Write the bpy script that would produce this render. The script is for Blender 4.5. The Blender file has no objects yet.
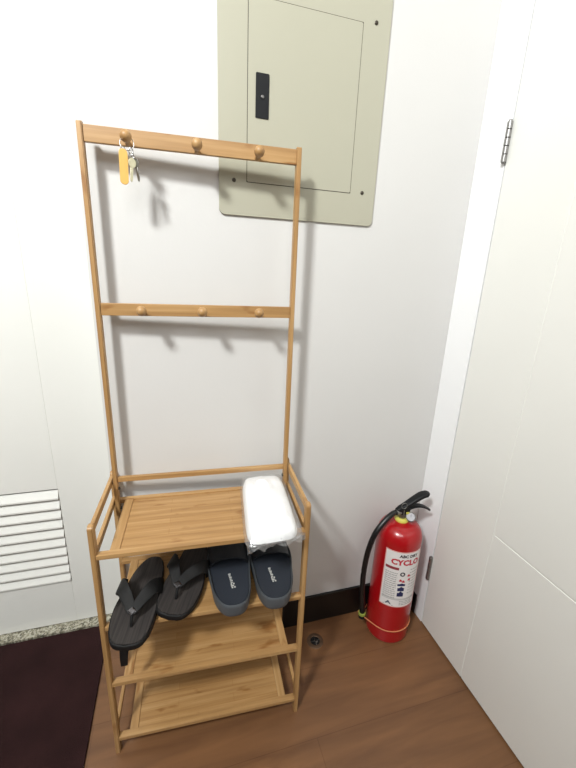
import bpy, bmesh, math, random
from mathutils import Vector, Matrix
random.seed(7)
C = bpy.context.scene.collection
PI = math.pi

# ------------------------------------------------------------------ camera
cam_d = bpy.data.cameras.new('camera')
cam = bpy.data.objects.new('camera', cam_d); C.objects.link(cam)
Rr = [[0.9593645092411945, 0.279061733945505, 0.041764662763273765],
      [-0.279132847541357, 0.9169291318457953, 0.28517682338501815],
      [0.04128670284553318, -0.28524641245744786, 0.9575645630182333]]
M = Matrix(((Rr[0][0], Rr[0][2], -Rr[0][1], -0.8399),
            (Rr[1][0], Rr[1][2], -Rr[1][1], -1.0139),
            (Rr[2][0], Rr[2][2], -Rr[2][1], 1.2452),
            (0, 0, 0, 1)))
cam.matrix_world = M
cam_d.sensor_fit = 'HORIZONTAL'; cam_d.sensor_width = 36.0
cam_d.lens = 374.7052 / 576 * 36.0
cam_d.clip_start = 0.02
bpy.context.scene.camera = cam

# ------------------------------------------------------------------ light and exposure
world = bpy.data.worlds.new('world'); bpy.context.scene.world = world
world.use_nodes = True
world.node_tree.nodes['Background'].inputs[0].default_value = (0.95, 0.97, 1.0, 1)
world.node_tree.nodes['Background'].inputs[1].default_value = 0.3

lamp_d = bpy.data.lights.new('ceiling_spotlight', 'SPOT'); lamp_d.energy = 118; lamp_d.shadow_soft_size = 0.16
lamp_d.spot_size = math.radians(124); lamp_d.spot_blend = 1.0
lamp_d.color = (0.955, 0.99, 0.985)
lamp = bpy.data.objects.new('ceiling_spotlight', lamp_d); C.objects.link(lamp); lamp.location = (-2.0, -1.65, 2.86)
lamp.rotation_euler = (Vector((-1.2, 0, 1.95)) - lamp.location).to_track_quat('-Z', 'Y').to_euler()
fill_d = bpy.data.lights.new('soft_fill_light', 'AREA'); fill_d.shape = 'RECTANGLE'; fill_d.size = 1.8; fill_d.size_y = 1.0  # added fill that softens the wall shadows; no known fixture here
fill_d.energy = 15; fill_d.color = (0.97, 0.99, 1.0)
fill = bpy.data.objects.new('soft_fill_light', fill_d); C.objects.link(fill); fill.location = (-1.5, -2.2, 2.85)
fill.rotation_euler = (Vector((-0.8, 0, 2.0)) - fill.location).to_track_quat('-Z', 'Y').to_euler()
vs = bpy.context.scene.view_settings
vs.view_transform = 'Standard'; vs.look = 'None'; vs.gamma = 1; vs.use_curve_mapping = False
vs.exposure = 1.49

# ------------------------------------------------------------------ material helpers
def srgb(r, g, b):
    f = lambda c: (c/255/12.92) if c/255 <= 0.04045 else ((c/255+0.055)/1.055)**2.4
    return (f(r), f(g), f(b), 1)

def mat(name, col, rough=0.5, metal=0.0, spec=0.5, coat=0.0, var=0.0, vscale=20, bump=0.0, bscale=80):
    m = bpy.data.materials.new(name); m.use_nodes = True
    nt = m.node_tree; b = nt.nodes['Principled BSDF']
    b.inputs['Base Color'].default_value = col
    b.inputs['Roughness'].default_value = rough
    b.inputs['Metallic'].default_value = metal
    b.inputs['Specular IOR Level'].default_value = spec
    b.inputs['Coat Weight'].default_value = coat
    tc = nt.nodes.new('ShaderNodeTexCoord')
    if var:
        n = nt.nodes.new('ShaderNodeTexNoise'); n.inputs['Scale'].default_value = vscale
        n.inputs['Detail'].default_value = 4
        nt.links.new(tc.outputs['Object'], n.inputs['Vector'])
        r = nt.nodes.new('ShaderNodeValToRGB')
        c = Vector(col[:3])
        r.color_ramp.elements[0].position = 0.3; r.color_ramp.elements[1].position = 0.7
        r.color_ramp.elements[0].color = (*(c*(1-var)), 1)
        r.color_ramp.elements[1].color = (*(c*(1+var)), 1)
        nt.links.new(n.outputs['Fac'], r.inputs['Fac'])
        nt.links.new(r.outputs['Color'], b.inputs['Base Color'])
    if bump:
        n2 = nt.nodes.new('ShaderNodeTexNoise'); n2.inputs['Scale'].default_value = bscale
        n2.inputs['Detail'].default_value = 5
        nt.links.new(tc.outputs['Object'], n2.inputs['Vector'])
        bp = nt.nodes.new('ShaderNodeBump'); bp.inputs['Strength'].default_value = bump
        bp.inputs['Distance'].default_value = 0.002
        nt.links.new(n2.outputs['Fac'], bp.inputs['Height'])
        nt.links.new(bp.outputs['Normal'], b.inputs['Normal'])
    return m

def bamboo(name, axis, strips=None):
    """pale bamboo, grain running along the axis; strips = strip width for glued boards"""
    m = bpy.data.materials.new(name); m.use_nodes = True
    nt = m.node_tree; b = nt.nodes['Principled BSDF']; L = nt.links.new
    tc = nt.nodes.new('ShaderNodeTexCoord')
    mp = nt.nodes.new('ShaderNodeMapping')
    s = [55, 55, 55]; s['xyz'.index(axis)] = 2.2
    mp.inputs['Scale'].default_value = s
    L(tc.outputs['Object'], mp.inputs['Vector'])
    n = nt.nodes.new('ShaderNodeTexNoise'); n.inputs['Scale'].default_value = 1.6; n.inputs['Detail'].default_value = 5
    L(mp.outputs['Vector'], n.inputs['Vector'])
    r = nt.nodes.new('ShaderNodeValToRGB')
    e = r.color_ramp.elements
    e[0].position = 0.28; e[0].color = srgb(152, 115, 72)
    e[1].position = 0.72; e[1].color = srgb(187, 150, 102)
    mid = e.new(0.5); mid.color = srgb(171, 132, 84)
    L(n.outputs['Fac'], r.inputs['Fac'])
    out = r.outputs['Color']
    if strips:
        # glued boards: one tone each, with darker knuckle marks across the grain
        br = nt.nodes.new('ShaderNodeTexBrick')
        br.inputs['Scale'].default_value = 1.0
        br.inputs['Brick Width'].default_value = 0.31; br.inputs['Row Height'].default_value = strips
        br.inputs['Mortar Size'].default_value = 0.0007
        br.inputs['Color1'].default_value = (0.93, 0.90, 0.86, 1); br.inputs['Color2'].default_value = (1.0, 1.0, 1.0, 1)
        br.inputs['Mortar'].default_value = (0.84, 0.78, 0.68, 1)
        L(tc.outputs['Object'], br.inputs['Vector'])
        mx = nt.nodes.new('ShaderNodeMix'); mx.data_type = 'RGBA'; mx.blend_type = 'MULTIPLY'
        mx.inputs['Factor'].default_value = 1
        L(out, mx.inputs['A']); L(br.outputs['Color'], mx.inputs['B']); out = mx.outputs['Result']
    mp2 = nt.nodes.new('ShaderNodeMapping')
    s = [38, 38, 38]; s['xyz'.index(axis)] = 13
    mp2.inputs['Scale'].default_value = s
    L(tc.outputs['Object'], mp2.inputs['Vector'])
    n2 = nt.nodes.new('ShaderNodeTexNoise'); n2.inputs['Scale'].default_value = 1.0; n2.inputs['Detail'].default_value = 2
    L(mp2.outputs['Vector'], n2.inputs['Vector'])
    r2 = nt.nodes.new('ShaderNodeValToRGB')
    r2.color_ramp.elements[0].position = 0.24; r2.color_ramp.elements[0].color = (0.66, 0.52, 0.38, 1)
    r2.color_ramp.elements[1].position = 0.36; r2.color_ramp.elements[1].color = (1, 1, 1, 1)
    L(n2.outputs['Fac'], r2.inputs['Fac'])
    mx2 = nt.nodes.new('ShaderNodeMix'); mx2.data_type = 'RGBA'; mx2.blend_type = 'MULTIPLY'
    mx2.inputs['Factor'].default_value = 1
    L(out, mx2.inputs['A']); L(r2.outputs['Color'], mx2.inputs['B'])
    L(mx2.outputs['Result'], b.inputs['Base Color'])
    b.inputs['Roughness'].default_value = 0.42
    return m

BX, BY, BZ = bamboo('bamboo_along_x', 'x'), bamboo('bamboo_along_y', 'y'), bamboo('bamboo_along_z', 'z')
BP = bamboo('bamboo_boards', 'x', strips=0.021)

def wall_mat():
    return mat('wall_paint', srgb(208, 206, 203), 0.62, var=0.012, vscale=3, bump=0.08, bscale=120)
WALL = wall_mat()
FARW = mat('far_wall_paint', srgb(135, 131, 125), 0.8)
DOORW = mat('door_paint', srgb(230, 229, 223), 0.35, var=0.01, vscale=4)
FRAMEW = mat('frame_paint', srgb(243, 243, 243), 0.35)
BLK = mat('black_baseboard', srgb(15, 14, 13), 0.35)
GRN = None
PANELM = mat('putty_enamel', srgb(171, 168, 150), 0.4, var=0.01, vscale=5)
DARK = mat('dark_metal', srgb(70, 64, 55), 0.4, 0.6)
GAP = mat('gap_shade', srgb(60, 55, 48), 0.8)  # dark tone standing in for the shade inside door gaps
BPLAS = mat('black_plastic', srgb(13, 14, 17), 0.5, spec=0.35)
CHROME = mat('chrome', (0.42, 0.41, 0.40, 1), 0.22, 1.0)
STEEL = mat('satin_steel', srgb(150, 148, 145), 0.35, 1.0)
HSTEEL = mat('hinge_steel', srgb(150, 148, 146), 0.32, 0.9)
RED = mat('red_enamel', srgb(164, 12, 20), 0.28, coat=0.4)
LABELW = mat('label_paper', srgb(226, 222, 220), 0.4)
LRED = mat('label_red', srgb(190, 40, 60), 0.5)
LDRED = mat('label_dark_red', srgb(140, 50, 62), 0.5)
LBLK = mat('label_black', srgb(50, 44, 50), 0.5)
LGRY = mat('label_grey', srgb(150, 150, 148), 0.5)
LNAVY = mat('label_navy', srgb(35, 40, 84), 0.5)
LPINK = mat('label_pink', srgb(222, 170, 165), 0.5)
YEL = mat('yellow_collar', srgb(214, 205, 96), 0.4)
LIME = mat('lime_nozzle', srgb(140, 150, 66), 0.4)
STRING = mat('orange_band', srgb(196, 120, 80), 0.5)
RUBBER = mat('black_rubber', srgb(16, 15, 15), 0.6, spec=0.35)
FOAM_D = mat('black_foam', srgb(26, 24, 24), 0.7, bump=0.3, bscale=300)
INK = mat('white_print', srgb(190, 190, 185), 0.6)
SLIDE = mat('slate_foam', srgb(80, 84, 88), 0.6, bump=0.2, bscale=250)
SLIDE_IN = mat('slate_insole', srgb(37, 42, 51), 0.65, bump=0.3, bscale=250)
SLIDE_S = mat('slate_strap', srgb(26, 29, 34), 0.6)
TOWEL = mat('white_towel', srgb(244, 244, 244), 0.9, bump=0.5, bscale=160)
TAG = mat('amber_tag', srgb(224, 178, 98), 0.35)
BRASS = mat('pale_brass', srgb(206, 200, 170), 0.3, 0.5)

def insole_mat():
    m = mat('streaked_insole', srgb(62, 54, 50), 0.7)
    nt = m.node_tree; b = nt.nodes['Principled BSDF']; L = nt.links.new
    tc = nt.nodes.new('ShaderNodeTexCoord'); mp = nt.nodes.new('ShaderNodeMapping')
    mp.inputs['Scale'].default_value = (220, 6, 6); L(tc.outputs['Object'], mp.inputs['Vector'])
    n = nt.nodes.new('ShaderNodeTexNoise'); n.inputs['Scale'].default_value = 1; n.inputs['Detail'].default_value = 3
    L(mp.outputs['Vector'], n.inputs['Vector'])
    r = nt.nodes.new('ShaderNodeValToRGB')
    r.color_ramp.elements[0].position = .35; r.color_ramp.elements[0].color = srgb(38, 34, 33)
    r.color_ramp.elements[1].position = .7; r.color_ramp.elements[1].color = srgb(60, 54, 51)
    L(n.outputs['Fac'], r.inputs['Fac']); L(r.outputs['Color'], b.inputs['Base Color'])
    return m
INSOLE = insole_mat()

def granite():
    m = mat('speckled_granite', srgb(170, 165, 150), 0.35)
    nt = m.node_tree; b = nt.nodes['Principled BSDF']; L = nt.links.new
    tc = nt.nodes.new('ShaderNodeTexCoord')
    v = nt.nodes.new('ShaderNodeTexVoronoi'); v.inputs['Scale'].default_value = 190
    n = nt.nodes.new('ShaderNodeTexNoise'); n.inputs['Scale'].default_value = 110; n.inputs['Detail'].default_value = 4
    L(tc.outputs['Object'], v.inputs['Vector']); L(tc.outputs['Object'], n.inputs['Vector'])
    mx = nt.nodes.new('ShaderNodeMix'); mx.data_type = 'RGBA'
    mx.inputs['Factor'].default_value = 0.6
    L(v.outputs['Color'], mx.inputs['A']); L(n.outputs['Fac'], mx.inputs['B'])
    bw = nt.nodes.new('ShaderNodeRGBToBW'); L(mx.outputs['Result'], bw.inputs['Color'])
    r = nt.nodes.new('ShaderNodeValToRGB'); e = r.color_ramp.elements
    e[0].position = .36; e[0].color = srgb(84, 80, 66); e[1].position = .62; e[1].color = srgb(184, 180, 164)
    k = e.new(.48); k.color = srgb(138, 132, 112)
    L(bw.outputs['Val'], r.inputs['Fac']); L(r.outputs['Color'], b.inputs['Base Color'])
    return m
GRANITE = granite()

def floor_mat():
    m = mat('wood_vinyl', srgb(140, 100, 70), 0.45)
    nt = m.node_tree; b = nt.nodes['Principled BSDF']; L = nt.links.new
    tc = nt.nodes.new('ShaderNodeTexCoord')
    mp = nt.nodes.new('ShaderNodeMapping'); mp.inputs['Scale'].default_value = (2.0, 16, 1)
    mp.inputs['Rotation'].default_value = (0, 0, 0.02)
    L(tc.outputs['Object'], mp.inputs['Vector'])
    n = nt.nodes.new('ShaderNodeTexNoise'); n.inputs['Scale'].default_value = 1.3; n.inputs['Detail'].default_value = 6
    n.inputs['Distortion'].default_value = 0.6
    L(mp.outputs['Vector'], n.inputs['Vector'])
    r = nt.nodes.new('ShaderNodeValToRGB'); e = r.color_ramp.elements
    e[0].position = .3; e[0].color = srgb(101, 68, 43); e[1].position = .72; e[1].color = srgb(131, 91, 58)
    L(n.outputs['Fac'], r.inputs['Fac'])
    mp3 = nt.nodes.new('ShaderNodeMapping'); mp3.inputs['Location'].default_value = (0.51, 0.357, 0)
    L(tc.outputs['Object'], mp3.inputs['Vector'])
    br = nt.nodes.new('ShaderNodeTexBrick'); br.inputs['Scale'].default_value = 1
    br.inputs['Brick Width'].default_value = 1.2; br.inputs['Row Height'].default_value = 0.19
    br.inputs['Mortar Size'].default_value = 0.0012; br.inputs['Mortar Smooth'].default_value = 0.3
    br.inputs['Color1'].default_value = (0.95, 0.95, 0.95, 1); br.inputs['Color2'].default_value = (1, 1, 1, 1)
    br.inputs['Mortar'].default_value = (0.74, 0.70, 0.67, 1)
    L(mp3.outputs['Vector'], br.inputs['Vector'])
    mx = nt.nodes.new('ShaderNodeMix'); mx.data_type = 'RGBA'; mx.blend_type = 'MULTIPLY'; mx.inputs['Factor'].default_value = 1
    L(r.outputs['Color'], mx.inputs['A']); L(br.outputs['Color'], mx.inputs['B'])
    L(mx.outputs['Result'], b.inputs['Base Color'])
    return m
FLOOR = floor_mat()

def mat_mat():
    m = mat('brown_rubber_mat', srgb(44, 25, 25), 0.95, spec=0.15, var=0.18, vscale=9, bump=0.8, bscale=420)
    return m
MATM = mat_mat()

def film():
    m = bpy.data.materials.new('clear_film'); m.use_nodes = True
    nt = m.node_tree; L = nt.links.new
    for x in list(nt.nodes): nt.nodes.remove(x)
    o = nt.nodes.new('ShaderNodeOutputMaterial'); t = nt.nodes.new('ShaderNodeBsdfTransparent')
    g = nt.nodes.new('ShaderNodeBsdfGlossy'); g.inputs['Roughness'].default_value = 0.12
    d = nt.nodes.new('ShaderNodeBsdfDiffuse'); d.inputs['Color'].default_value = (0.9, 0.9, 0.9, 1)
    tc = nt.nodes.new('ShaderNodeTexCoord'); n = nt.nodes.new('ShaderNodeTexNoise'); n.inputs['Scale'].default_value = 60
    L(tc.outputs['Object'], n.inputs['Vector'])
    bp = nt.nodes.new('ShaderNodeBump'); bp.inputs['Strength'].default_value = 1; bp.inputs['Distance'].default_value = 0.004
    L(n.outputs['Fac'], bp.inputs['Height']); L(bp.outputs['Normal'], g.inputs['Normal'])
    m1 = nt.nodes.new('ShaderNodeMixShader'); m1.inputs[0].default_value = 0.14
    L(t.outputs[0], m1.inputs[1]); L(g.outputs[0], m1.inputs[2])
    m2 = nt.nodes.new('ShaderNodeMixShader'); m2.inputs[0].default_value = 0.10
    L(m1.outputs[0], m2.inputs[1]); L(d.outputs[0], m2.inputs[2]); L(m2.outputs[0], o.inputs[0])
    return m
FILM = film()

# ------------------------------------------------------------------ mesh helpers
def obj(name, bm, m, parent=None, smooth=True, ang=40, loc=None, rotz=None):
    bmesh.ops.recalc_face_normals(bm, faces=bm.faces)
    me = bpy.data.meshes.new(name); bm.to_mesh(me); bm.free()
    if smooth:
        me.polygons.foreach_set('use_smooth', [True]*len(me.polygons))
        me.set_sharp_from_angle(angle=math.radians(ang))
    ms = m if isinstance(m, (list, tuple)) else [m]
    for k in ms: me.materials.append(k)
    o = bpy.data.objects.new(name, me); C.objects.link(o)
    if smooth:
        wn = o.modifiers.new('weighted_normal', 'WEIGHTED_NORMAL'); wn.keep_sharp = True
    if parent: o.parent = parent
    if loc: o.location = loc
    if rotz is not None: o.rotation_euler = (0, 0, rotz)
    return o

def thing(name, label, cat, loc=(0, 0, 0), rot=(0, 0, 0), group=None):
    o = bpy.data.objects.new(name, None); C.objects.link(o); o.empty_display_size = 0.05
    o.location = loc; o.rotation_euler = rot
    o['label'] = label; o['category'] = cat
    if group: o['group'] = group
    return o

def struct(name, bm, m, parent=None, **k):
    o = obj(name, bm, m, parent, **k)
    if not parent: o['kind'] = 'structure'
    return o

def bx(bm, x0, x1, y0, y1, z0, z1, bev=0.0, seg=2, mi=0):
    r = bmesh.ops.create_cube(bm, size=1)
    vs_ = r['verts']
    for v in vs_:
        v.co = Vector(((x0+x1)/2 + v.co.x*(x1-x0), (y0+y1)/2 + v.co.y*(y1-y0), (z0+z1)/2 + v.co.z*(z1-z0)))
    fs = {f for v in vs_ for f in v.link_faces}
    for f in fs: f.material_index = mi
    if bev:
        es = {e for v in vs_ for e in v.link_edges}
        bmesh.ops.bevel(bm, geom=list(es), offset=bev, segments=seg, affect='EDGES', profile=0.5)
    return bm

def box(*a, **k):
    bm = bmesh.new(); bx(bm, *a, **k); return bm

def prism(pts, z0, z1, bev=0.0, seg=2, bm=None):
    """vertical prism over a 2-D outline"""
    bm = bm or bmesh.new()
    a = [bm.verts.new((x, y, z0)) for x, y in pts]; b = [bm.verts.new((x, y, z1)) for x, y in pts]
    n = len(pts)
    fb = bm.faces.new(a[::-1]); ft = bm.faces.new(b)
    for i in range(n): bm.faces.new((a[i], a[(i+1) % n], b[(i+1) % n], b[i]))
    if bev:
        es = list(fb.edges) + list(ft.edges)
        bmesh.ops.bevel(bm, geom=es, offset=bev, segments=seg, affect='EDGES', profile=0.5)
    return bm

def lathe(prof, n=32, M=None, bm=None):
    bm = bm or bmesh.new(); rings = []
    for r, z in prof:
        if r < 1e-6: rings.append([bm.verts.new((0, 0, z))])
        else: rings.append([bm.verts.new((r*math.cos(2*PI*k/n), r*math.sin(2*PI*k/n), z)) for k in range(n)])
    vs_ = [v for r in rings for v in r]
    for a, b in zip(rings, rings[1:]):
        for k in range(n):
            k2 = (k+1) % n
            if len(a) == 1 and len(b) == 1: break
            if len(a) == 1: bm.faces.new((a[0], b[k], b[k2]))
            elif len(b) == 1: bm.faces.new((a[k], a[k2], b[0]))
            else: bm.faces.new((a[k], a[k2], b[k2], b[k]))
    if M is not None:
        for v in vs_: v.co = M @ v.co
    return bm

def smooth_path(pts, n=8, closed=False):
    P = [Vector(p) for p in pts]; out = []
    N = len(P); rng = N if closed else N-1
    for i in range(rng):
        if closed: p0, p1, p2, p3 = P[(i-1) % N], P[i], P[(i+1) % N], P[(i+2) % N]
        else: p0, p1, p2, p3 = P[max(i-1, 0)], P[i], P[i+1], P[min(i+2, N-1)]
        for k in range(n):
            t = k/n
            out.append(0.5*((2*p1) + (-p0+p2)*t + (2*p0-5*p1+4*p2-p3)*t*t + (-p0+3*p1-3*p2+p3)*t**3))
    if not closed: out.append(P[-1].copy())
    return out

def sweep(path, section, up=Vector((0, 0, 1)), closed=False, scales=None, bm=None):
    """sweep a closed 2-D section along a path (x = side, y = up)"""
    bm = bm or bmesh.new(); rings = []; n = len(path)
    for i, p in enumerate(path):
        a = path[(i-1) % n] if closed else path[max(i-1, 0)]
        b = path[(i+1) % n] if closed else path[min(i+1, n-1)]
        t = (b-a).normalized()
        u = up[i] if isinstance(up, list) else up
        s = t.cross(u)
        if s.length < 1e-4: s = t.cross(Vector((1, 0.1, 0)))
        s.normalize(); w = s.cross(t).normalized()
        k = scales[i] if scales else (1, 1)
        rings.append([bm.verts.new(p + s*x*k[0] + w*y*k[1]) for x, y in section])
    m = len(section)
    for i in range(n if closed else n-1):
        a, b = rings[i], rings[(i+1) % n]
        for j in range(m): bm.faces.new((a[j], a[(j+1) % m], b[(j+1) % m], b[j]))
    if not closed: bm.faces.new(rings[0][::-1]); bm.faces.new(rings[-1])
    return bm

def circ(r, n=10): return [(r*math.cos(2*PI*k/n), r*math.sin(2*PI*k/n)) for k in range(n)]
def oval(a, b, n=12, p=0.6):
    out = []
    for k in range(n):
        c, s = math.cos(2*PI*k/n), math.sin(2*PI*k/n)
        out.append((a*math.copysign(abs(c)**p, c), b*math.copysign(abs(s)**p, s)))
    return out
def rrect(x0, x1, y0, y1, r, n=6):
    out = []
    for cx, cy, a0 in ((x1-r, y1-r, 0), (x0+r, y1-r, 90), (x0+r, y0+r, 180), (x1-r, y0+r, 270)):
        for k in range(n+1):
            a = math.radians(a0 + 90*k/n); out.append((cx+r*math.cos(a), cy+r*math.sin(a)))
    return out

def text_mesh(s, size, bm=None):
    """flat lettering as faces in the xy plane, centred; returns list of polygons [(x,y)...] triangulated"""
    cu = bpy.data.curves.new('lettering', 'FONT'); cu.body = s; cu.size = size
    cu.align_x = 'CENTER'; cu.align_y = 'CENTER'; cu.resolution_u = 2; cu.offset = size*0.045
    o = bpy.data.objects.new('lettering', cu); C.objects.link(o)
    dg = bpy.context.evaluated_depsgraph_get()
    me = bpy.data.meshes.new_from_object(o.evaluated_get(dg))
    bpy.data.objects.remove(o); bpy.data.curves.remove(cu)
    b = bmesh.new(); b.from_mesh(me); bpy.data.meshes.remove(me)
    bmesh.ops.triangulate(b, faces=b.faces)
    return b

# ------------------------------------------------------------------ the room
XL, XR, YB, YF, ZC = -2.9, 0.0, 0.0, -2.9, 3.0
OX = -1.033                                     # right jamb of the recessed doorway
struct('floor', box(XL-.1, XR+.1, YF-.1, 0.35, -0.05, 0), FLOOR, smooth=False)
struct('ceiling', box(XL-.1, XR+.1, YF-.1, 0.35, ZC, ZC+.05), WALL, smooth=False)
bm = bmesh.new()
bx(bm, OX, XR+.1, 0, .30, 0, ZC)
bx(bm, -1.92, OX, 0, .30, 2.12, ZC)
bx(bm, XL-.1, -1.92, 0, .30, 0, ZC)
struct('wall_back', bm, WALL, smooth=False)
struct('wall_left', box(XL-.1, XL, YF, 0, 0, ZC), FARW, smooth=False)
struct('wall_front', box(XL-.1, XR+.1, YF-.1, YF, 0, ZC), FARW, smooth=False)
bm = bmesh.new()                                # right wall around the second doorway
bx(bm, .045, XR+.1, -1.05, 0, 0, ZC)
bx(bm, 0, .045, -1.05, 0, 2.12, ZC)
bx(bm, 0, XR+.1, YF, -1.05, 0, ZC)
struct('wall_right', bm, WALL, smooth=False)

struct('baseboard_back', box(OX+.002, 0, -.010, 0.0, 0, .1178, bev=.002), BLK)
struct('black_strip_right', box(-.006, 0.0, -.070, -.010, 0, .084, bev=.0015), BLK)  # short black strip low on the right wall, next to the corner
struct('trim_1', box(-1.92, OX, .159, .30, 0, .012, bev=.001), GRANITE)
struct('trim_2', box(0.0, .045, -.1098, 0, 0, 2.12, bev=.002), FRAMEW)

# right door: stile, lower panel and upper panel with grooves between them
d2 = thing('door_2', 'x', 'x'); del d2['label']; del d2['category']; d2['kind'] = 'structure'
bm = bmesh.new()
G = .0020
bx(bm, .0018, .040, -1.045, -.1136, .006, 2.115)
bx(bm, 0, .006, -.3235+G, -.1136, .006, 2.115, bev=.0014)
bx(bm, 0, .006, -.86, -.3235-G, .006, .557-G, bev=.0014)
bx(bm, 0, .006, -.86, -.3235-G, .557+G, 1.62, bev=.0014)
bx(bm, 0, .006, -.86, -.3235-G, 1.62+2*G, 2.115, bev=.0014)
bx(bm, 0, .006, -1.045, -.86-2*G, .006, 2.115, bev=.0014)
obj('door_leaf', bm, DOORW, d2)
struct('gap_shade_strip', box(.004, .045, -1.05, -.1098, 0, .0015), GAP, smooth=False)  # dark strip put in for the shade under the door leaf
for z0 in (1.539, .2012):
    h = bmesh.new(); cx, cy = -.0065, -.1115
    for k in range(5):
        a = z0 + .003 + k*.0188
        lathe([(0, a), (.0055, a), (.0068, a+.0008), (.0068, a+.0172), (.0055, a+.018), (0, a+.018)], 16, Matrix.Translation((cx, cy, 0)), h)
    lathe([(0, z0), (.004, z0), (.0048, z0+.003), (0, z0+.003)], 12, Matrix.Translation((cx, cy, 0)), h)
    lathe([(0, z0+.0965), (.0048, z0+.0965), (.004, z0+.0998), (0, z0+.1)], 12, Matrix.Translation((cx, cy, 0)), h)
    bx(h, -.0055, -.0002, -.1135, -.1095, z0+.003, z0+.0965)
    ho = obj('hinge', h, HSTEEL, d2); ho['label'] = 'grey steel hinge'

# left door: white, with a louvred vent low down
d1 = thing('door_1', 'x', 'x'); del d1['label']; del d1['category']; d1['kind'] = 'structure'
DY = .194
bm = bmesh.new()
LX0, LX1, LZ0, LZ1 = -1.72, -1.226, .195, .552
G = .0010
bx(bm, -1.915, OX+.03, DY+.0012, DY+.04, .014, LZ0); bx(bm, -1.915, OX+.03, DY+.0012, DY+.04, LZ1, 2.11); bx(bm, -1.915, OX+.03, DY+.012, DY+.04, LZ0, LZ1)
bx(bm, LX1+G, OX+.03, DY, DY+.013, .014, 2.11, bev=.0006)       # right stile
bx(bm, -1.915, LX0-G, DY, DY+.013, .014, 2.11, bev=.001)
bx(bm, LX0+G, LX1-G, DY, DY+.013, .014, LZ0, bev=.001)
bx(bm, LX0+G, LX1-G, DY, DY+.013, LZ1, 2.11, bev=.001)
obj('door_leaf', bm, DOORW, d1)
bm = bmesh.new(); n = 10; pitch = (LZ1-LZ0)/n
for k in range(n):
    z = LZ0 + k*pitch
    pts = [(DY-.006, z+.001), (DY-.004, z+.0005), (DY+.011, z+pitch-.008), (DY+.011, z+pitch-.004), (DY+.006, z+pitch-.006), (DY-.006, z+.006)]
    a = [bm.verts.new((LX0+.002, y, zz)) for y, zz in pts]; b = [bm.verts.new((LX1-.001, y, zz)) for y, zz in pts]
    bm.faces.new(a); bm.faces.new(b[::-1])
    for i in range(6): bm.faces.new((a[i], b[i], b[(i+1) % 6], a[(i+1) % 6]))
obj('louvre_vent', bm, DOORW, d1, smooth=False)

# ------------------------------------------------------------------ electrical panel on the back wall
ep = thing('electrical_panel', 'beige metal electrical panel with a flush door on the white wall', 'electrical panel', (-.518, 0, 1.64))
def wallplate(pts, y0, y1, bev):                 # outline in x,z -> plate off the wall
    b = prism(pts, -y1, -y0, bev)
    for v in b.verts: v.co = Vector((v.co.x, -v.co.z, v.co.y))
    return b
def shift(b, d):
    for v in b.verts: v.co += Vector(d)
    return b
off = (.518, 0, -1.64)
obj('panel_frame', shift(wallplate(rrect(-0.7276, -0.3120, 1.3763, 1.8962, .012), -.0055, 0.0, .0018), off), PANELM, ep, ang=30)
obj('door_gap', shift(wallplate(rrect(-0.6613, -0.3838, 1.4521, 1.8204, .002), -.0058, -.002, 0), off), GAP, ep)
obj('panel_door', shift(wallplate(rrect(-0.6599, -0.3852, 1.4535, 1.8190, .003), -.0066, -.002, .0006), off), PANELM, ep)
la = obj('latch', shift(wallplate(rrect(-0.6418, -0.6102, 1.5901, 1.6799, .002), -.0085, -.004, .0008), off), BPLAS, ep); la['label'] = 'black slot latch'
obj('latch_button', shift(lathe([(0, 0), (.004, 0), (.0035, .0025), (0, .003)], 16, Matrix.Translation((-0.6260, -.0085, 1.6330)) @ Matrix.Rotation(PI/2, 4, 'X')), off), STEEL, la)
for x, z in ((-0.6916, 1.4539), (-0.3495, 1.4565), (-0.3509, 1.8249), (-0.6916, 1.8249)):
    b = lathe([(0, 0), (.0048, 0), (.0046, .0014), (.003, .0026), (0, .0028)], 16, Matrix.Translation((x, -.0054, z)) @ Matrix.Rotation(PI/2, 4, 'X'))
    obj('screw', shift(b, off), DARK, ep)

# ------------------------------------------------------------------ bamboo coat and shoe rack
RX0, RY0, YAW = -1.0358, -.2418, -.0544
W, D = .488, .2308
rack = thing('coat_rack', 'tall bamboo coat rack with pegs above and four shoe shelves below', 'coat rack', (RX0, RY0, 0), (0, 0, YAW))
cy_, sy_ = math.cos(YAW), math.sin(YAW)
def RW(x, y, z): return Vector((RX0 + cy_*x - sy_*y, RY0 + sy_*x + cy_*y, z))
ZA, ZT, Z2, Z3 = .7080, 1.5228, 1.1599, .7056
SH = [.6324, .4306, .2494, .0548]
def post(x, y, z1, z0=0, w=.0115, d=.022, r=.008):
    pts = [(y-d/2, z0), (y+d/2, z0)] + [(y + d/2*math.cos(a), z1-r + r*math.sin(a)) for a in [k*PI/10 for k in range(11)]]
    bm = bmesh.new()
    a = [bm.verts.new((x-w/2, p, q)) for p, q in pts]; b = [bm.verts.new((x+w/2, p, q)) for p, q in pts]
    fa = bm.faces.new(a); fb = bm.faces.new(b[::-1]); n = len(pts)
    for i in range(n): bm.faces.new((a[i], b[i], b[(i+1) % n], a[(i+1) % n]))
    bmesh.ops.bevel(bm, geom=list(set(fa.edges) | set(fb.edges)), offset=.0016, segments=2, affect='EDGES')
    return bm
for x in (0, W):
    obj('leg', post(x, 0, ZA), BZ, rack)
    obj('leg', post(x, D, ZA), BZ, rack)
PY = D - .0317
for x in (.0128, W-.0128):
    obj('upright', post(x, PY, ZT, .592, .0105, .020, .003), BZ, rack)
def railx(name, z1, h, y=PY, t=.011, x0=.018, x1=W-.018, m=BX, bev=.0015):
    return obj(name, box(x0, x1, y-t/2, y+t/2, z1-h, z1, bev=bev), m, rack)
r1 = railx('hook_rail', ZT-.005, .032); r2 = railx('hook_rail', Z2, .0285); railx('cross_rail', Z3, .0135)
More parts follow.
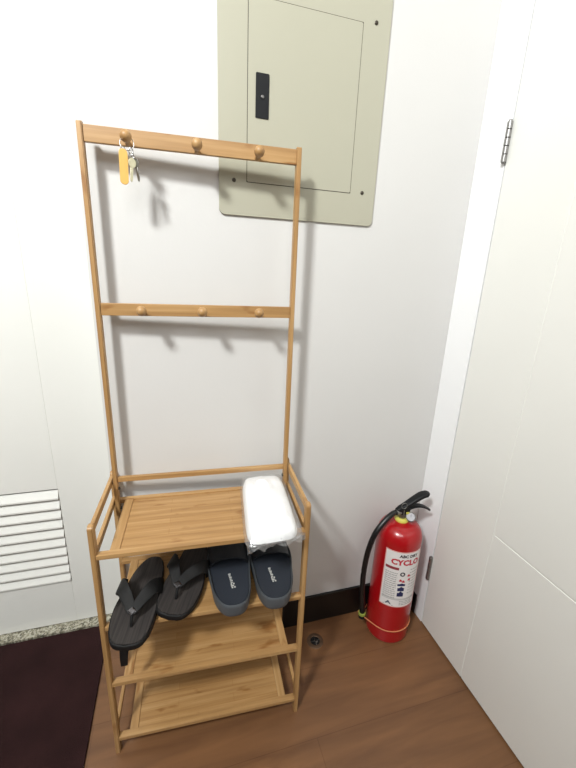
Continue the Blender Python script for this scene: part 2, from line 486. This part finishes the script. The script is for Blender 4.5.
def peg(parent, x, z):
    Mx = Matrix.Translation((x, PY-.005, z)) @ Matrix.Rotation(math.radians(78), 4, 'X')
    prof = [(0, 0), (.0062, 0), (.0056, .006), (.0052, .014), (.0066, .019), (.0100, .0235), (.0116, .029), (.0112, .0345), (.0088, .0395), (.0045, .0420), (0, .0426)]
    o = obj('peg', lathe(prof, 20, Mx), BZ, parent)
    return o
for wx, x2 in ((-.9236, None), (-.7832, None), (-.6500, None)):
    lx = (wx - .008 - RX0)
    peg(r1, lx, ZT-.033)
for wx in (-.9165, -.7800, -.6435): peg(r2, wx - .008 - RX0, Z2-.0200)
for x in (0, W):                                # arm rails and side rails
    for nm, z, h in (('arm_rail', .6925, .019), ('side_rail', .627, .018), ('side_rail', .076, .013)):
        obj(nm, box(x-.0045, x+.0045, .009, D-.009, z-h/2, z+h/2, bev=.0015), BY, rack)
for z in SH:
    b = bmesh.new(); T = .0115
    bx(b, .0055, W-.0055, -.0105, .0062, z-T, z, bev=.0015)
    bx(b, .0055, W-.0055, .203, .2190, z-T, z, bev=.0015)
    sh = obj('shelf', b, BX, rack)
    for xa, xb in ((.0305, .0520), (W-.0505, W-.0300)):
        obj('side_strip', box(xa, xb, .0055, .2035, z-T+.0005, z-.0003, bev=.0012), BY, sh)
    obj('shelf_panel', box(.0515, W-.0500, .0055, .2035, z-T+.002, z-.0030), BP, sh, smooth=False)
for x, s in ((.0128, 1), (W-.0128, -1)):
    for z in (.672, .612):
        Mx = Matrix.Translation((x + s*.0052, PY-.002, z)) @ Matrix.Rotation(s*PI/2, 4, 'Y')
        obj('bolt', lathe([(0, 0), (.0045, 0), (.0045, .002), (.003, .0045), (0, .005)], 14, Mx), DARK, rack)

# ------------------------------------------------------------------ keys on the top left peg
kx = -.9236 - .008
kp = RW(kx - RX0, PY - .024, ZT-.033 + .002)
keys = thing('key_bunch', 'bunch of keys with an amber tag hanging on the leftmost top peg', 'keys', tuple(kp))
rp = [Vector((.0001, .0128*math.sin(a), -.0015 + .0128*math.cos(a))) for a in [2*PI*k/28 for k in range(28)]]
# ring hung over the peg: in the plane across the peg
rp = [Vector((.0135*math.sin(a), -.001+.002*math.cos(a), -.0062 + .0135*math.cos(a))) for a in [2*PI*k/28 for k in range(28)]]
obj('split_ring', sweep(rp, circ(.0009, 6), up=Vector((0, 1, 0)), closed=True), CHROME, keys)
def hang(pts2, th, base, rotz, tilt):           # flat plate in local x,z hanging from z=0 down
    b = prism(pts2, -th/2, th/2, th*.3)
    for v in b.verts: v.co = Vector((v.co.x, -v.co.z, v.co.y))
    Mx = Matrix.Translation(base) @ Matrix.Rotation(rotz, 4, 'Z') @ Matrix.Rotation(tilt, 4, 'Y')
    for v in b.verts: v.co = Mx @ v.co
    return b
tag = obj('key_tag', hang(rrect(-.0084, .0084, -.0670, 0, .0080), .003, (-.008, -.006, -.0175), .15, .02), TAG, keys); tag['label'] = 'amber yellow plastic tag'
b = hang(rrect(-.0035, .0035, -.060, -.014, .002), .0034, (-.008, -.006, -.0205), .15, .02)
obj('tag_ring', sweep([Vector((-.008 + .0045*math.sin(a), -.004, -.0195 + .006*math.cos(a))) for a in [2*PI*k/16 for k in range(16)]], circ(.0007, 6), up=Vector((0, 1, 0)), closed=True), CHROME, keys)
# chain links down to the keys
for i, (dx, dz) in enumerate(((.007, -.020), (.010, -.029), (.013, -.038))):
    pth = [Vector((dx + .004*math.sin(a)*(1 if i % 2 == 0 else .3), -.004 + .004*math.sin(a)*(0 if i % 2 == 0 else 1), dz + .0062*math.cos(a))) for a in [2*PI*k/14 for k in range(14)]]
    obj('chain_link', sweep(pth, circ(.0011, 6), up=Vector((.3, 1, 0)), closed=True), CHROME, keys)
def key(base, rotz, tilt, m, nm='key'):
    head = [(.0075*math.sin(a)*1.1, -.010 + .0095*math.cos(a)) for a in [2*PI*k/20 for k in range(20)]]
    b = hang(head, .0028, base, rotz, tilt)
    blade = [(-.003, -.018), (.003, -.018), (.003, -.028), (.0019, -.030), (.003, -.033), (.0019, -.036), (.003, -.039), (.0015, -.045), (-.001, -.046), (-.003, -.043)]
    b2 = hang(blade[::-1], .0020, base, rotz, tilt)
    me = bpy.data.meshes.new('tmp'); b2.to_mesh(me); b.from_mesh(me); bpy.data.meshes.remove(me); b2.free()
    o = obj(nm, b, m, keys); return o
key((.009, -.008, -.033), .5, .10, BRASS)
key((.013, -.001, -.031), -.7, -.20, STEEL)

# ------------------------------------------------------------------ shoes
def foot_outline(L_, wt, wh, side=1, n=44, waist=.9):
    """sole outline: toe at -y, heel at +y, centre line along y; wt half width at ball, wh half width at heel"""
    pts = []
    for k in range(n):
        a = 2*PI*k/n
        t = -math.cos(a)                         # -1 toe .. 1 heel
        s = math.sin(a)
        u = (t+1)/2
        hw = wt*(1-u) + wh*u
        hw *= 1 - (1-waist)*math.exp(-((u-.60)/.16)**2)
        y = t*L_/2
        x = hw*math.copysign(abs(s)**(.58 if u < .5 else .72), s) + side*.006*math.sin(u*PI) 
        pts.append((x, y))
    return pts
def scale_poly(pts, kx, ky): return [(x*kx, y*ky) for x, y in pts]

def sole_mesh(pts, th, bev, lift=0.0, zf=None):
    b = prism(pts, 0, th, bev, 3)
    if zf:
        for v in b.verts: v.co.z += zf(v.co.y)
    return b
def gridtop(pts, z, zf=None, rim=0.0, rings=7):
    """a dished insole surface inside an outline, slightly thick"""
    bm = bmesh.new(); n = len(pts); R = []
    for j in range(rings):
        k = 1 - j/rings
        h = z + (rim*(k**6))
        R.append([bm.verts.new((x*k, y*k, h)) for x, y in pts])
    c = bm.verts.new((0, 0, z))
    for a, b in zip(R, R[1:]):
        for i in range(n): bm.faces.new((a[i], a[(i+1) % n], b[(i+1) % n], b[i]))
    for i in range(n): bm.faces.new((R[-1][i], R[-1][(i+1) % n], c))
    lo = [bm.verts.new((x, y, z-.003)) for x, y in pts]
    for i in range(n): bm.faces.new((R[0][i], lo[i], lo[(i+1) % n], R[0][(i+1) % n]))
    bm.faces.new(lo[::-1])
    if zf:
        for v in bm.verts: v.co.z += zf(v.co.y)
    return bm

S2 = SH[1] + .0005
def flip_flop(label, lx, ly, rot, side, L_=.272, wt=.0535, wh=.039, extra=0.0, roll=0.0):
    t = thing('flip_flop', label, 'flip-flop', tuple(RW(lx, ly, S2 + extra)), (0, roll, YAW + rot), 'black flip-flops on the second shelf')
    out = foot_outline(L_, wt, wh, side)
    TH = .015
    obj('sole', sole_mesh(out, TH, .004), RUBBER, t)
    obj('insole', gridtop(scale_poly(out, .945, .975), TH+.0012, rim=.0015), INSOLE, t, ang=60)
    node = Vector((-.003 if side > 0 else -.001, -L_/2+.064, TH+.028)); toe = Vector((0, -L_/2+.048, TH-.002))
    sec = oval(.0125, .0028, 14)
    for s in (-1, 1):
        end = Vector((s*(.047)+side*.004, .030, TH-.006))
        pth = smooth_path([node + Vector((0, -.003, 0)), node + Vector((s*.016, .022, .011)), Vector((s*.037+side*.002, -.020, TH+.046)), Vector((s*.051+side*.004, .006, TH+.024)), end], 7)
        n = len(pth); sc = [(.75 + 1.0*(i/(n-1))**.8, 1) for i in range(n)]
        ups = [Vector((s*.9*(i/(n-1)), -.25, 1 - .55*(i/(n-1)))).normalized() for i in range(n)]
        obj('strap', sweep(pth, sec, up=ups, scales=sc), RUBBER, t)
    pst = smooth_path([toe, toe + Vector((0, .002, .014)), node + Vector((0, -.002, .002))], 5)
    obj('toe_post', sweep(pst, oval(.0036, .0036, 10, 1), up=Vector((0, 1, 0))), RUBBER, t)
    b = bmesh.new()                              # small metal diamond ornament
    q = [(-.011, 0), (0, -.009), (.011, 0), (0, .009)]
    qq = [(-.0065, 0), (0, -.0052), (.0065, 0), (0, .0052)]
    vo = [b.verts.new((x, y, 0)) for x, y in q]; vi = [b.verts.new((x, y, .0014)) for x, y in qq]
    for i in range(4): b.faces.new((vo[i], vo[(i+1) % 4], vi[(i+1) % 4], vi[i]))
    lo = [b.verts.new((x, y, -.0016)) for x, y in q]
    for i in range(4): b.faces.new((lo[i], lo[(i+1) % 4], vo[(i+1) % 4], vo[i]))
    b.faces.new(vi); b.faces.new(lo[::-1])
    Mx = Matrix.Translation(node + Vector((0, -.003, .0042))) @ Matrix.Rotation(.45, 4, 'X')
    for v in b.verts: v.co = Mx @ v.co
    o = obj('ornament', b, mat('gunmetal', srgb(110, 108, 110), .25, .95), t, smooth=False); o['label'] = 'gunmetal diamond ornament'
    return t
flip_flop('black flip-flop beside the louvred door, its toe hanging over the shelf edge', .0815, .054, -.14, -1, wt=.0595, wh=.042)
flip_flop('black flip-flop between the other flip-flop and the grey-blue slides', .1870, .101, -.28, 1, L_=.268, wt=.0605, wh=.036, extra=.0095, roll=.15)

def slide(label, lx, ly, rot, side):
    t = thing('slide_sandal', label, 'slide sandal', tuple(RW(lx, ly, S2)), (0, 0, YAW + rot), 'slate slides on the second shelf')
    L_ = .262
    # heel faces the room (-y), toe towards the wall
    pts = []
    n = 48
    for k in range(n):
        a = 2*PI*k/n; u = (-math.cos(a)+1)/2; s = math.sin(a)
        hw = .0565 + .004*math.sin(PI*max(0, (u-.35)/.65)) - .003*math.exp(-((u-.38)/.15)**2)
        pts.append((hw*math.copysign(abs(s)**.72, s) + side*.004*math.sin(u*PI), -math.cos(a)*L_/2))
    TH = .036
    # outer shell with a raised rim and dished footbed
    bm = bmesh.new(); prof = [(.90, .0), (.955, .003), (.975, .012), (1.0, TH-.006), (1.0, TH), (.975, TH+.003), (.945, TH+.001), (.915, TH-.007), (.86, TH-.012)]
    R = [[bm.verts.new((x*k, y*(1-(1-k)*.55), z + (.004*(1-abs(y)/(L_/2)) if z > .02 else 0))) for x, y in pts] for k, z in prof]
    for a, b in zip(R, R[1:]):
        for i in range(n): bm.faces.new((a[i], a[(i+1) % n], b[(i+1) % n], b[i]))
    bm.faces.new(R[0][::-1]); bm.faces.new(R[-1])
    obj('sole', bm, SLIDE, t, ang=60)
    ins = [(x*.90, y*.94) for x, y in pts]
    obj('insole', gridtop(ins, TH-.0075, zf=lambda y: .004*(1-abs(y)/(L_/2)), rim=.003), SLIDE_IN, t, ang=60)
    # broad strap over the far half
    bm = bmesh.new(); rows = []
    NA, NB = 20, 12
    for j in range(NB+1):
        v = j/NB; y = .002 + v*.092
        half = .0545 + .002*v; ht = .046 + .012*math.sin(v*PI*.6) - .006*v
        row = []
        for i in range(NA+1):
            a = PI*i/NA
            x = -half*math.cos(a); z = TH-.014 + ht*(math.sin(a)**.75)
            yy = y + .012*(math.sin(a)-.6)*(1-2*v) * -1
            row.append(bm.verts.new((x + side*.004, yy, z)))
        rows.append(row)
    for a, b in zip(rows, rows[1:]):
        for i in range(NA): bm.faces.new((a[i], a[i+1], b[i+1], b[i]))
    bmesh.ops.recalc_face_normals(bm, faces=bm.faces)
    bmesh.ops.solidify(bm, geom=list(bm.faces), thickness=.005)
    obj('strap', bm, SLIDE_S, t, ang=60)
    # printed block of small lettering on the heel
    bm = bmesh.new(); zz = TH-.0075+.0032+.0004
    cx, y0 = -side*.000, -.070
    for r in range(9):
        y = y0 + r*.0058
        hw_ = .0055 if r < 3 else .0036
        h_ = .0042 if r < 3 else .0034
        if r in (0, 2):
            for s in (-1, 1):
                bx(bm, cx+s*.0032-.0019, cx+s*.0032+.0019, y, y+h_, zz-.0004, zz+.0003)
        else:
            bx(bm, cx-hw_, cx+hw_*(.4 if r % 2 else .9), y, y+h_, zz-.0004, zz+.0003)
    for v in bm.verts:
        a = .16; dx, dy = v.co.x, v.co.y + .055
        v.co.x = dx*math.cos(a) + dy*math.sin(a)*-1; v.co.y = dx*math.sin(a) + dy*math.cos(a) - .055
    o = obj('printed_logo', bm, INK, t, smooth=False); o['label'] = 'small white printed block'
    return t
slide('slate blue foam slide beside the flip-flops, left one of its pair', .3065, .087, .0, -1)
slide('slate blue foam slide nearest the right leg of the rack', .4165, .088, -.045, 1)

# narrow tapered strip poking out below the left flip-flop
ts = bmesh.new()
pth = [Vector((.053, .02, SH[1]-.0150)), Vector((.053, -.006, SH[1]-.0150)), Vector((.052, -.022, SH[1]-.018)), Vector((.051, -.0300, SH[1]-.026)), Vector((.049, -.034, SH[1]-.044)), Vector((.047, -.037, SH[1]-.066)), Vector((.046, -.038, SH[1]-.092))]
pth = [RW(*p) for p in pth]
org = RW(.05, 0, SH[1]-.02)
pth = [p-org for p in pth]
pp = smooth_path(pth, 4); n = len(pp)
ups = [Vector((0, -(i/(n-1))**.5, 1-(i/(n-1))*.9)).normalized() for i in range(n)]
sweep(pp, oval(.0140, .0022, 14, .5), up=ups, scales=[(1-.45*max(0, (i/(n-1)-.3)/.7), 1) for i in range(n)], bm=ts)
o = obj('tapered_strip', ts, RUBBER, None, loc=tuple(org)); o['label'] = 'narrow black tapered strip hanging below the toe of the left flip-flop'; o['category'] = 'strip'

# ------------------------------------------------------------------ white folded towel in a clear wrapper
def pillow(nx, ny, z0, H, corners, grow=0.0, wob=.0022, seed=1, p=4.0):
    rnd = random.Random(seed)
    ph = [rnd.uniform(0, 6.28) for _ in range(8)]
    bm = bmesh.new(); top = []; bot = []
    A, B_, Cc, Dd = [Vector(c) for c in corners]  # near-left, near-right, far-right, far-left
    for j in range(ny+1):
        rt, rb = [], []
        for i in range(nx+1):
            u, v = i/nx, j/ny
            uu, vv = 2*u-1, 2*v-1
            # round the plan towards a squircle
            k = 1.0
            d = (abs(uu)**p + abs(vv)**p)**(1/p)
            m_ = max(abs(uu), abs(vv))
            if d > 1e-6: k = m_/d
            U, V = uu*k*(1+grow), vv*k*(1+grow*.55)
            U, V = (U+1)/2, (V+1)/2
            pnt = (A*(1-U)*(1-V) + B_*U*(1-V) + Cc*U*V + Dd*(1-U)*V)
            e = max(0.0, 1 - m_**5)
            w = wob*(math.sin(9*u+4*v+ph[0]) + math.sin(13*v-5*u+ph[1]) + .6*math.sin(23*u*v+ph[2]))
            hh = H*(e**.42)*(1 + .10*(v-.5))
            rt.append(bm.verts.new((pnt.x, pnt.y, z0 + H*.30 + hh*.70 + w*e)))
            if m_ > .9999: rb.append(rt[-1])
            else: rb.append(bm.verts.new((pnt.x, pnt.y, z0 + H*.30*(1-e**.4))))
        top.append(rt); bot.append(rb)
    for R, fl in ((top, 0), (bot, 1)):
        for j in range(ny):
            for i in range(nx):
                q = (R[j][i], R[j][i+1], R[j+1][i+1], R[j+1][i])
                bm.faces.new(q if not fl else q[::-1])
    return bm
tw_o = RW(.40, .08, SH[0])
tw = thing('folded_towel', 'folded white towel in a clear plastic bag on the top shelf', 'towel', tuple(tw_o), (0, 0, YAW))
def loc(x, y): return (x-.40, y-.08, 0)
obj('towel', pillow(26, 40, .0025, .040, [loc(.332, -.056), loc(.460, -.048), loc(.468, .218), loc(.350, .220)], wob=.0016, p=6), TOWEL, tw, ang=70)
obj('plastic_bag', pillow(22, 34, .001, .0445, [loc(.325, -.063), loc(.471, -.050), loc(.474, .224), loc(.344, .225)], wob=.003, seed=5, p=9), FILM, tw, ang=70)
# crumpled end of the bag in front
bm = bmesh.new(); rnd = random.Random(3); rows = []
for j in range(7):
    row = []
    for i in range(19):
        u = i/18; v = j/6
        x = .332 + u*.142; y = -.056 + u*.018 - v*.012*(.6+.4*math.sin(u*11)); z = .012 + .007*math.sin(u*21+v*5) + .004*rnd.uniform(-1, 1) - v*.006
        row.append(bm.verts.new((x-.40, y-.08, z)))
    rows.append(row)
for a, b in zip(rows, rows[1:]):
    for i in range(18): bm.faces.new((a[i], a[i+1], b[i+1], b[i]))
obj('bag_flap', bm, FILM, tw, ang=70)

# ------------------------------------------------------------------ fire extinguisher
EX, EY, ER = -.139, -.092, .0748
fe = thing('fire_extinguisher', 'red fire extinguisher with black hose standing in the corner', 'fire extinguisher', (EX, EY, 0))
prof = [(0, .004), (.060, .004), (.062, 0), (.069, 0), (.0715, .004), (ER, .012)] + [(ER, z) for z in (.1, .2, .3, .405)]
for k in range(1, 13):
    a = k/12*PI/2*.93; prof.append((.0195 + (ER-.0195)*math.cos(a)**.78, .405 + .056*math.sin(a)))
prof += [(.0195, .464), (0, .464)]
obj('cylinder', lathe(prof, 56), RED, fe, ang=50)
o = obj('collar', lathe([(0, .462), (.022, .462), (.023, .465), (.023, .470), (.020, .474), (0, .474)], 32), YEL, fe); o['label'] = 'yellow collar'
AZ = math.radians(-6)                           # the levers point along the wall and a little out from it
Mr = Matrix.Rotation(AZ, 4, 'Z')
def rot(b, Mx=Mr):
    for v in b.verts: v.co = Mx @ v.co
    return b
b = lathe([(0, .473), (.0125, .473), (.0125, .486), (.010, .489), (.010, .505), (0, .505)], 24)
bx(b, -.013, .010, -.008, .008, .484, .503, bev=.002)
obj('valve', rot(b), STEEL, fe)
# gauge on the room side
Mg = Matrix.Translation((.019, -.021, .484)) @ Vector((-.55, -.85, .75)).to_track_quat('Z', 'Y').to_matrix().to_4x4()
g = obj('pressure_gauge', lathe([(0, -.018), (.004, -.018), (.004, -.004), (.0140, -.004), (.0156, -.002), (.0156, .004), (.0138, .0046), (.0128, .0036), (0, .0036)], 28, Mg), STEEL, fe)
obj('gauge_face', lathe([(0, .0030), (.0126, .0030), (.0126, .0044), (0, .0044)], 28, Mg), mat('gauge_white', srgb(160, 158, 162), .3), g)
obj('gauge_needle', rot(box(-.0006, .0006, -.0005, .0085, .0042, .0050), Mg), LBLK, g)
def lever(pts, widths, th):                      # side profile in local x,z, swept with changing width
    P_ = smooth_path([Vector((x, 0, z)) for x, z in pts], 6)
    n = len(P_); sc = []
    for i in range(n):
        t = i/(n-1)*(len(widths)-1); k = min(int(t), len(widths)-2); f = t-k
        sc.append((widths[k]*(1-f)+widths[k+1]*f, 1))
    return rot(sweep(P_, oval(1.0, th/2, 14, .6), up=Vector((0, 0, 1)), scales=sc))
obj('squeeze_lever', lever([(-.021, .497), (-.010, .507), (.008, .518), (.034, .536), (.058, .551), (.076, .556), (.083, .555)], [.009, .0110, .0125, .0140, .0155, .0145, .010], .0155), BPLAS, fe)
obj('carry_handle', lever([(-.012, .494), (.010, .500), (.030, .510), (.055, .513), (.078, .506), (.098, .493)], [.008, .0095, .0105, .011, .010, .006], .0065), BPLAS, fe)
b = bmesh.new()
for s in (-1, 1): bx(b, -.015, .022, s*.0088-.001, s*.0088+.001, .488, .512, bev=.0008)
obj('valve_bracket', rot(b), BPLAS, fe)
obj('safety_pin', sweep([Mr @ Vector((-.004 + .0095*math.sin(a), -.0125, .524 + .0105*math.cos(a))) for a in [2*PI*k/24 for k in range(24)]], circ(.0010, 6), up=Mr @ Vector((0, 1, 0)), closed=True), STEEL, fe)
obj('pin_seal', rot(box(.006, .017, -.0145, -.0115, .492, .499, bev=.001)), YEL, fe)
hp = [(-.013, .001, .494), (-.040, -.002, .492), (-.073, -.008, .470), (-.103, -.012, .432), (-.122, -.014, .370), (-.129, -.014, .290), (-.125, -.012, .205), (-.117, -.010, .150), (-.112, -.008, .118)]
hp2 = smooth_path(hp, 8)
obj('hose', sweep(hp2, circ(.0092, 14)), mat('hose_rubber', srgb(15, 14, 15), .36), fe, ang=60)
b = sweep([Vector(hp[0])+Vector((.004, 0, 0)), Vector((-.026, -.001, .4945))], circ(.0105, 14))
obj('hose_ferrule', b, STEEL, fe, ang=50)
dn = Vector((.035, .0, -1)).normalized(); qn = dn.to_track_quat('Z', 'Y').to_matrix().to_4x4()
Mn = Matrix.Translation((-.113, -.008, .122)) @ qn
nz = obj('nozzle', lathe([(0, 0), (.0105, 0), (.0105, .012), (.0085, .016), (.0115, .040), (.0098, .041), (.007, .030), (0, .028)], 22, Mn), BPLAS, fe)
o = obj('nozzle_ring', lathe([(.0092, .017), (.0128, .018), (.0132, .026), (.0105, .029), (.0092, .028)], 22, Mn), LIME, nz); o['label'] = 'lime green ring'
# band that holds the hose end against the cylinder
bp_ = []
for k in range(40):
    a = 2*PI*k/40
    r = ER + .0022
    x, y = r*math.cos(a), r*math.sin(a)
    d = math.atan2(math.sin(a-PI), math.cos(a-PI))
    w = math.exp(-(d/.45)**2)
    x -= w*.046; y *= (1-.35*w)
    bp_.append(Vector((x, y, .058 + .045*w + .006*math.cos(a+1.0))))
obj('hose_band', sweep(bp_, circ(.0021, 8), closed=True), STRING, fe, ang=80)
# label wrapped on the front of the cylinder
A0 = math.radians(-103)
def wrap(b, eps):                                 # x -> arc length, y -> height, z -> thickness
    for v in b.verts:
        a = A0 + v.co.x/ER; r = ER + eps + v.co.z
        v.co = Vector((r*math.cos(a), r*math.sin(a), v.co.y))
    return b
def patch(x0, x1, z0, z1, th, r=.0, n=24, bm=None):
    bm = bm or bmesh.new()
    n = max(1, int((x1-x0)/.004)); a = []
    for lay in (0, th):
        a.append([[bm.verts.new((x0+(x1-x0)*i/n, z, lay)) for z in (z0, z1)] for i in range(n+1)])
    for i in range(n):
        for q in ((a[1][i][0], a[1][i+1][0], a[1][i+1][1], a[1][i][1]), (a[0][i][0], a[0][i][1], a[0][i+1][1], a[0][i+1][0])): bm.faces.new(q)
        bm.faces.new((a[0][i][0], a[0][i+1][0], a[1][i+1][0], a[1][i][0])); bm.faces.new((a[0][i][1], a[1][i][1], a[1][i+1][1], a[0][i+1][1]))
    for i in (0, n): bm.faces.new((a[0][i][0], a[1][i][0], a[1][i][1], a[0][i][1]))
    return bm
HX = .066; LZa, LZb = .168, .392
lb = obj('label', wrap(patch(-HX, HX, LZa, LZb, .0003), .0003), LABELW, fe, ang=80); lb['label'] = 'white printed instruction label'
def lab(name, b, m, eps=.0008): return obj(name, wrap(b, eps), m, lb, smooth=False)
b = bmesh.new()
for x0, x1, z0, z1 in ((-HX, HX, LZa, LZa+.003), (-HX, HX, LZb-.003, LZb), (-HX, -HX+.003, LZa, LZb), (HX-.003, HX, LZa, LZb)): patch(x0, x1, z0, z1, .0002, bm=b)
lab('label_border', b, LPINK, .0006)
def words(name, s, size, x, z, m):
    b = text_mesh(s, size)
    bmesh.ops.subdivide_edges(b, edges=[e for e in b.edges if e.calc_length() > .006], cuts=2)
    for v in b.verts: v.co = Vector((v.co.x + x, v.co.y + z, .0004))
    return lab(name, b, m)
words('heading', 'ABC DRY', .0150, .012, .376, LBLK)
words('large_lettering', 'CYCLO', .0290, .004, .351, LRED)
b = patch(-.060, -.016, .321, .331, .0002); lab('dark_red_bar', b, LDRED)
b = bmesh.new(); rnd = random.Random(4)
for k in range(13):
    z = .307 - k*.0083
    x = -.058
    while x < -.020:
        w = rnd.uniform(.004, .010); patch(x, min(x+w, -.018), z-.0016, z+.0016, .0002, bm=b); x += w+.002
for k in range(9):
    z = .322 - k*.012
    x = .024
    while x < .056:
        w = rnd.uniform(.004, .009); patch(x, min(x+w, .058), z-.0014, z+.0014, .0002, bm=b); x += w+.003
for k in range(2):
    patch(-.060, .058, .203-k*.004, .2045-k*.004, .0002, bm=b)
for k in range(3):
    x = .0
    while x < .045:
        w = rnd.uniform(.004, .009); patch(x, x+w, .192-k*.007, .1945-k*.007, .0002, bm=b); x += w+.002
lab('small_print', b, LGRY)
def poly(pts, bm):
    bm.faces.new([bm.verts.new((x, z, .0004)) for x, z in pts])
b = bmesh.new()                                   # black ring icon
for k in range(20):
    a, c = 2*PI*k/20, 2*PI*(k+1)/20
    poly([(-.002+.0085*math.cos(a), .306+.0085*math.sin(a)), (-.002+.0085*math.cos(c), .306+.0085*math.sin(c)), (-.002+.0042*math.cos(c), .306+.0042*math.sin(c)), (-.002+.0042*math.cos(a), .306+.0042*math.sin(a))], b)
lab('ring_icon', b, LBLK)
b = bmesh.new()
for cx, cz in ((-.006, .281), (.004, .277), (.020, .300), (.023, .283)):
    poly([(cx-.005, cz-.004), (cx+.005, cz-.005), (cx+.004, cz+.001), (cx, cz+.006), (cx-.004, cz+.002)], b)
lab('red_icons', b, LRED)
b = bmesh.new()
for cz, h, w in ((.263, .005, .014), (.245, .008, .012), (.224, .0095, .0115)):
    patch(-w, w*.85, cz-h, cz+h*.6, .0002, bm=b)
    poly([(-w*.6, cz+h*.6), (w*.6, cz+h*.6), (0, cz+h*1.4)], b)
lab('navy_icons', b, LNAVY)
b = bmesh.new(); poly([(-.047, .177), (-.025, .177), (-.036, .193)], b); poly([(-.052, .173), (-.020, .173), (-.020, .1755), (-.052, .1755)], b)
lab('triangle_logo', b, mat('label_slate', srgb(96, 98, 112), .5))

# ------------------------------------------------------------------ floor drain and door mat
fd = thing('floor_drain', 'small round metal floor drain behind the right rack leg', 'drain', (-.416, -.084, 0))
b = lathe([(.0290, 0), (.0290, .0010), (.0270, .0022), (.0180, .0028), (.0165, .0018), (.0165, 0)], 40)
bmesh.ops.holes_fill(b, edges=b.edges)
obj('rim', b, mat('dull_chrome', srgb(112, 88, 70), .4, .7), fd)
obj('drain_hole', lathe([(0, .0004), (.0166, .0004), (.0166, .0009), (0, .0009)], 32), mat('drain_black', srgb(14, 14, 14), .3), fd)
b = bmesh.new()
bx(b, -.0165, .0165, -.0012, .0012, .0008, .0022); bx(b, -.0012, .0012, -.0165, .0165, .0008, .0022)
lathe([(0, .0022), (.005, .0022), (.004, .004), (0, .0046)], 16, Matrix.Translation((.003, -.005, 0)), b)
obj('drain_cross', b, CHROME, fd)

mt = box(-1.95, -1.116, -.58, .156, 0.0002, .0082, bev=.002)
o = obj('door_mat', mt, MATM); o['label'] = 'dark maroon-brown door mat in front of the louvred door'; o['category'] = 'mat'
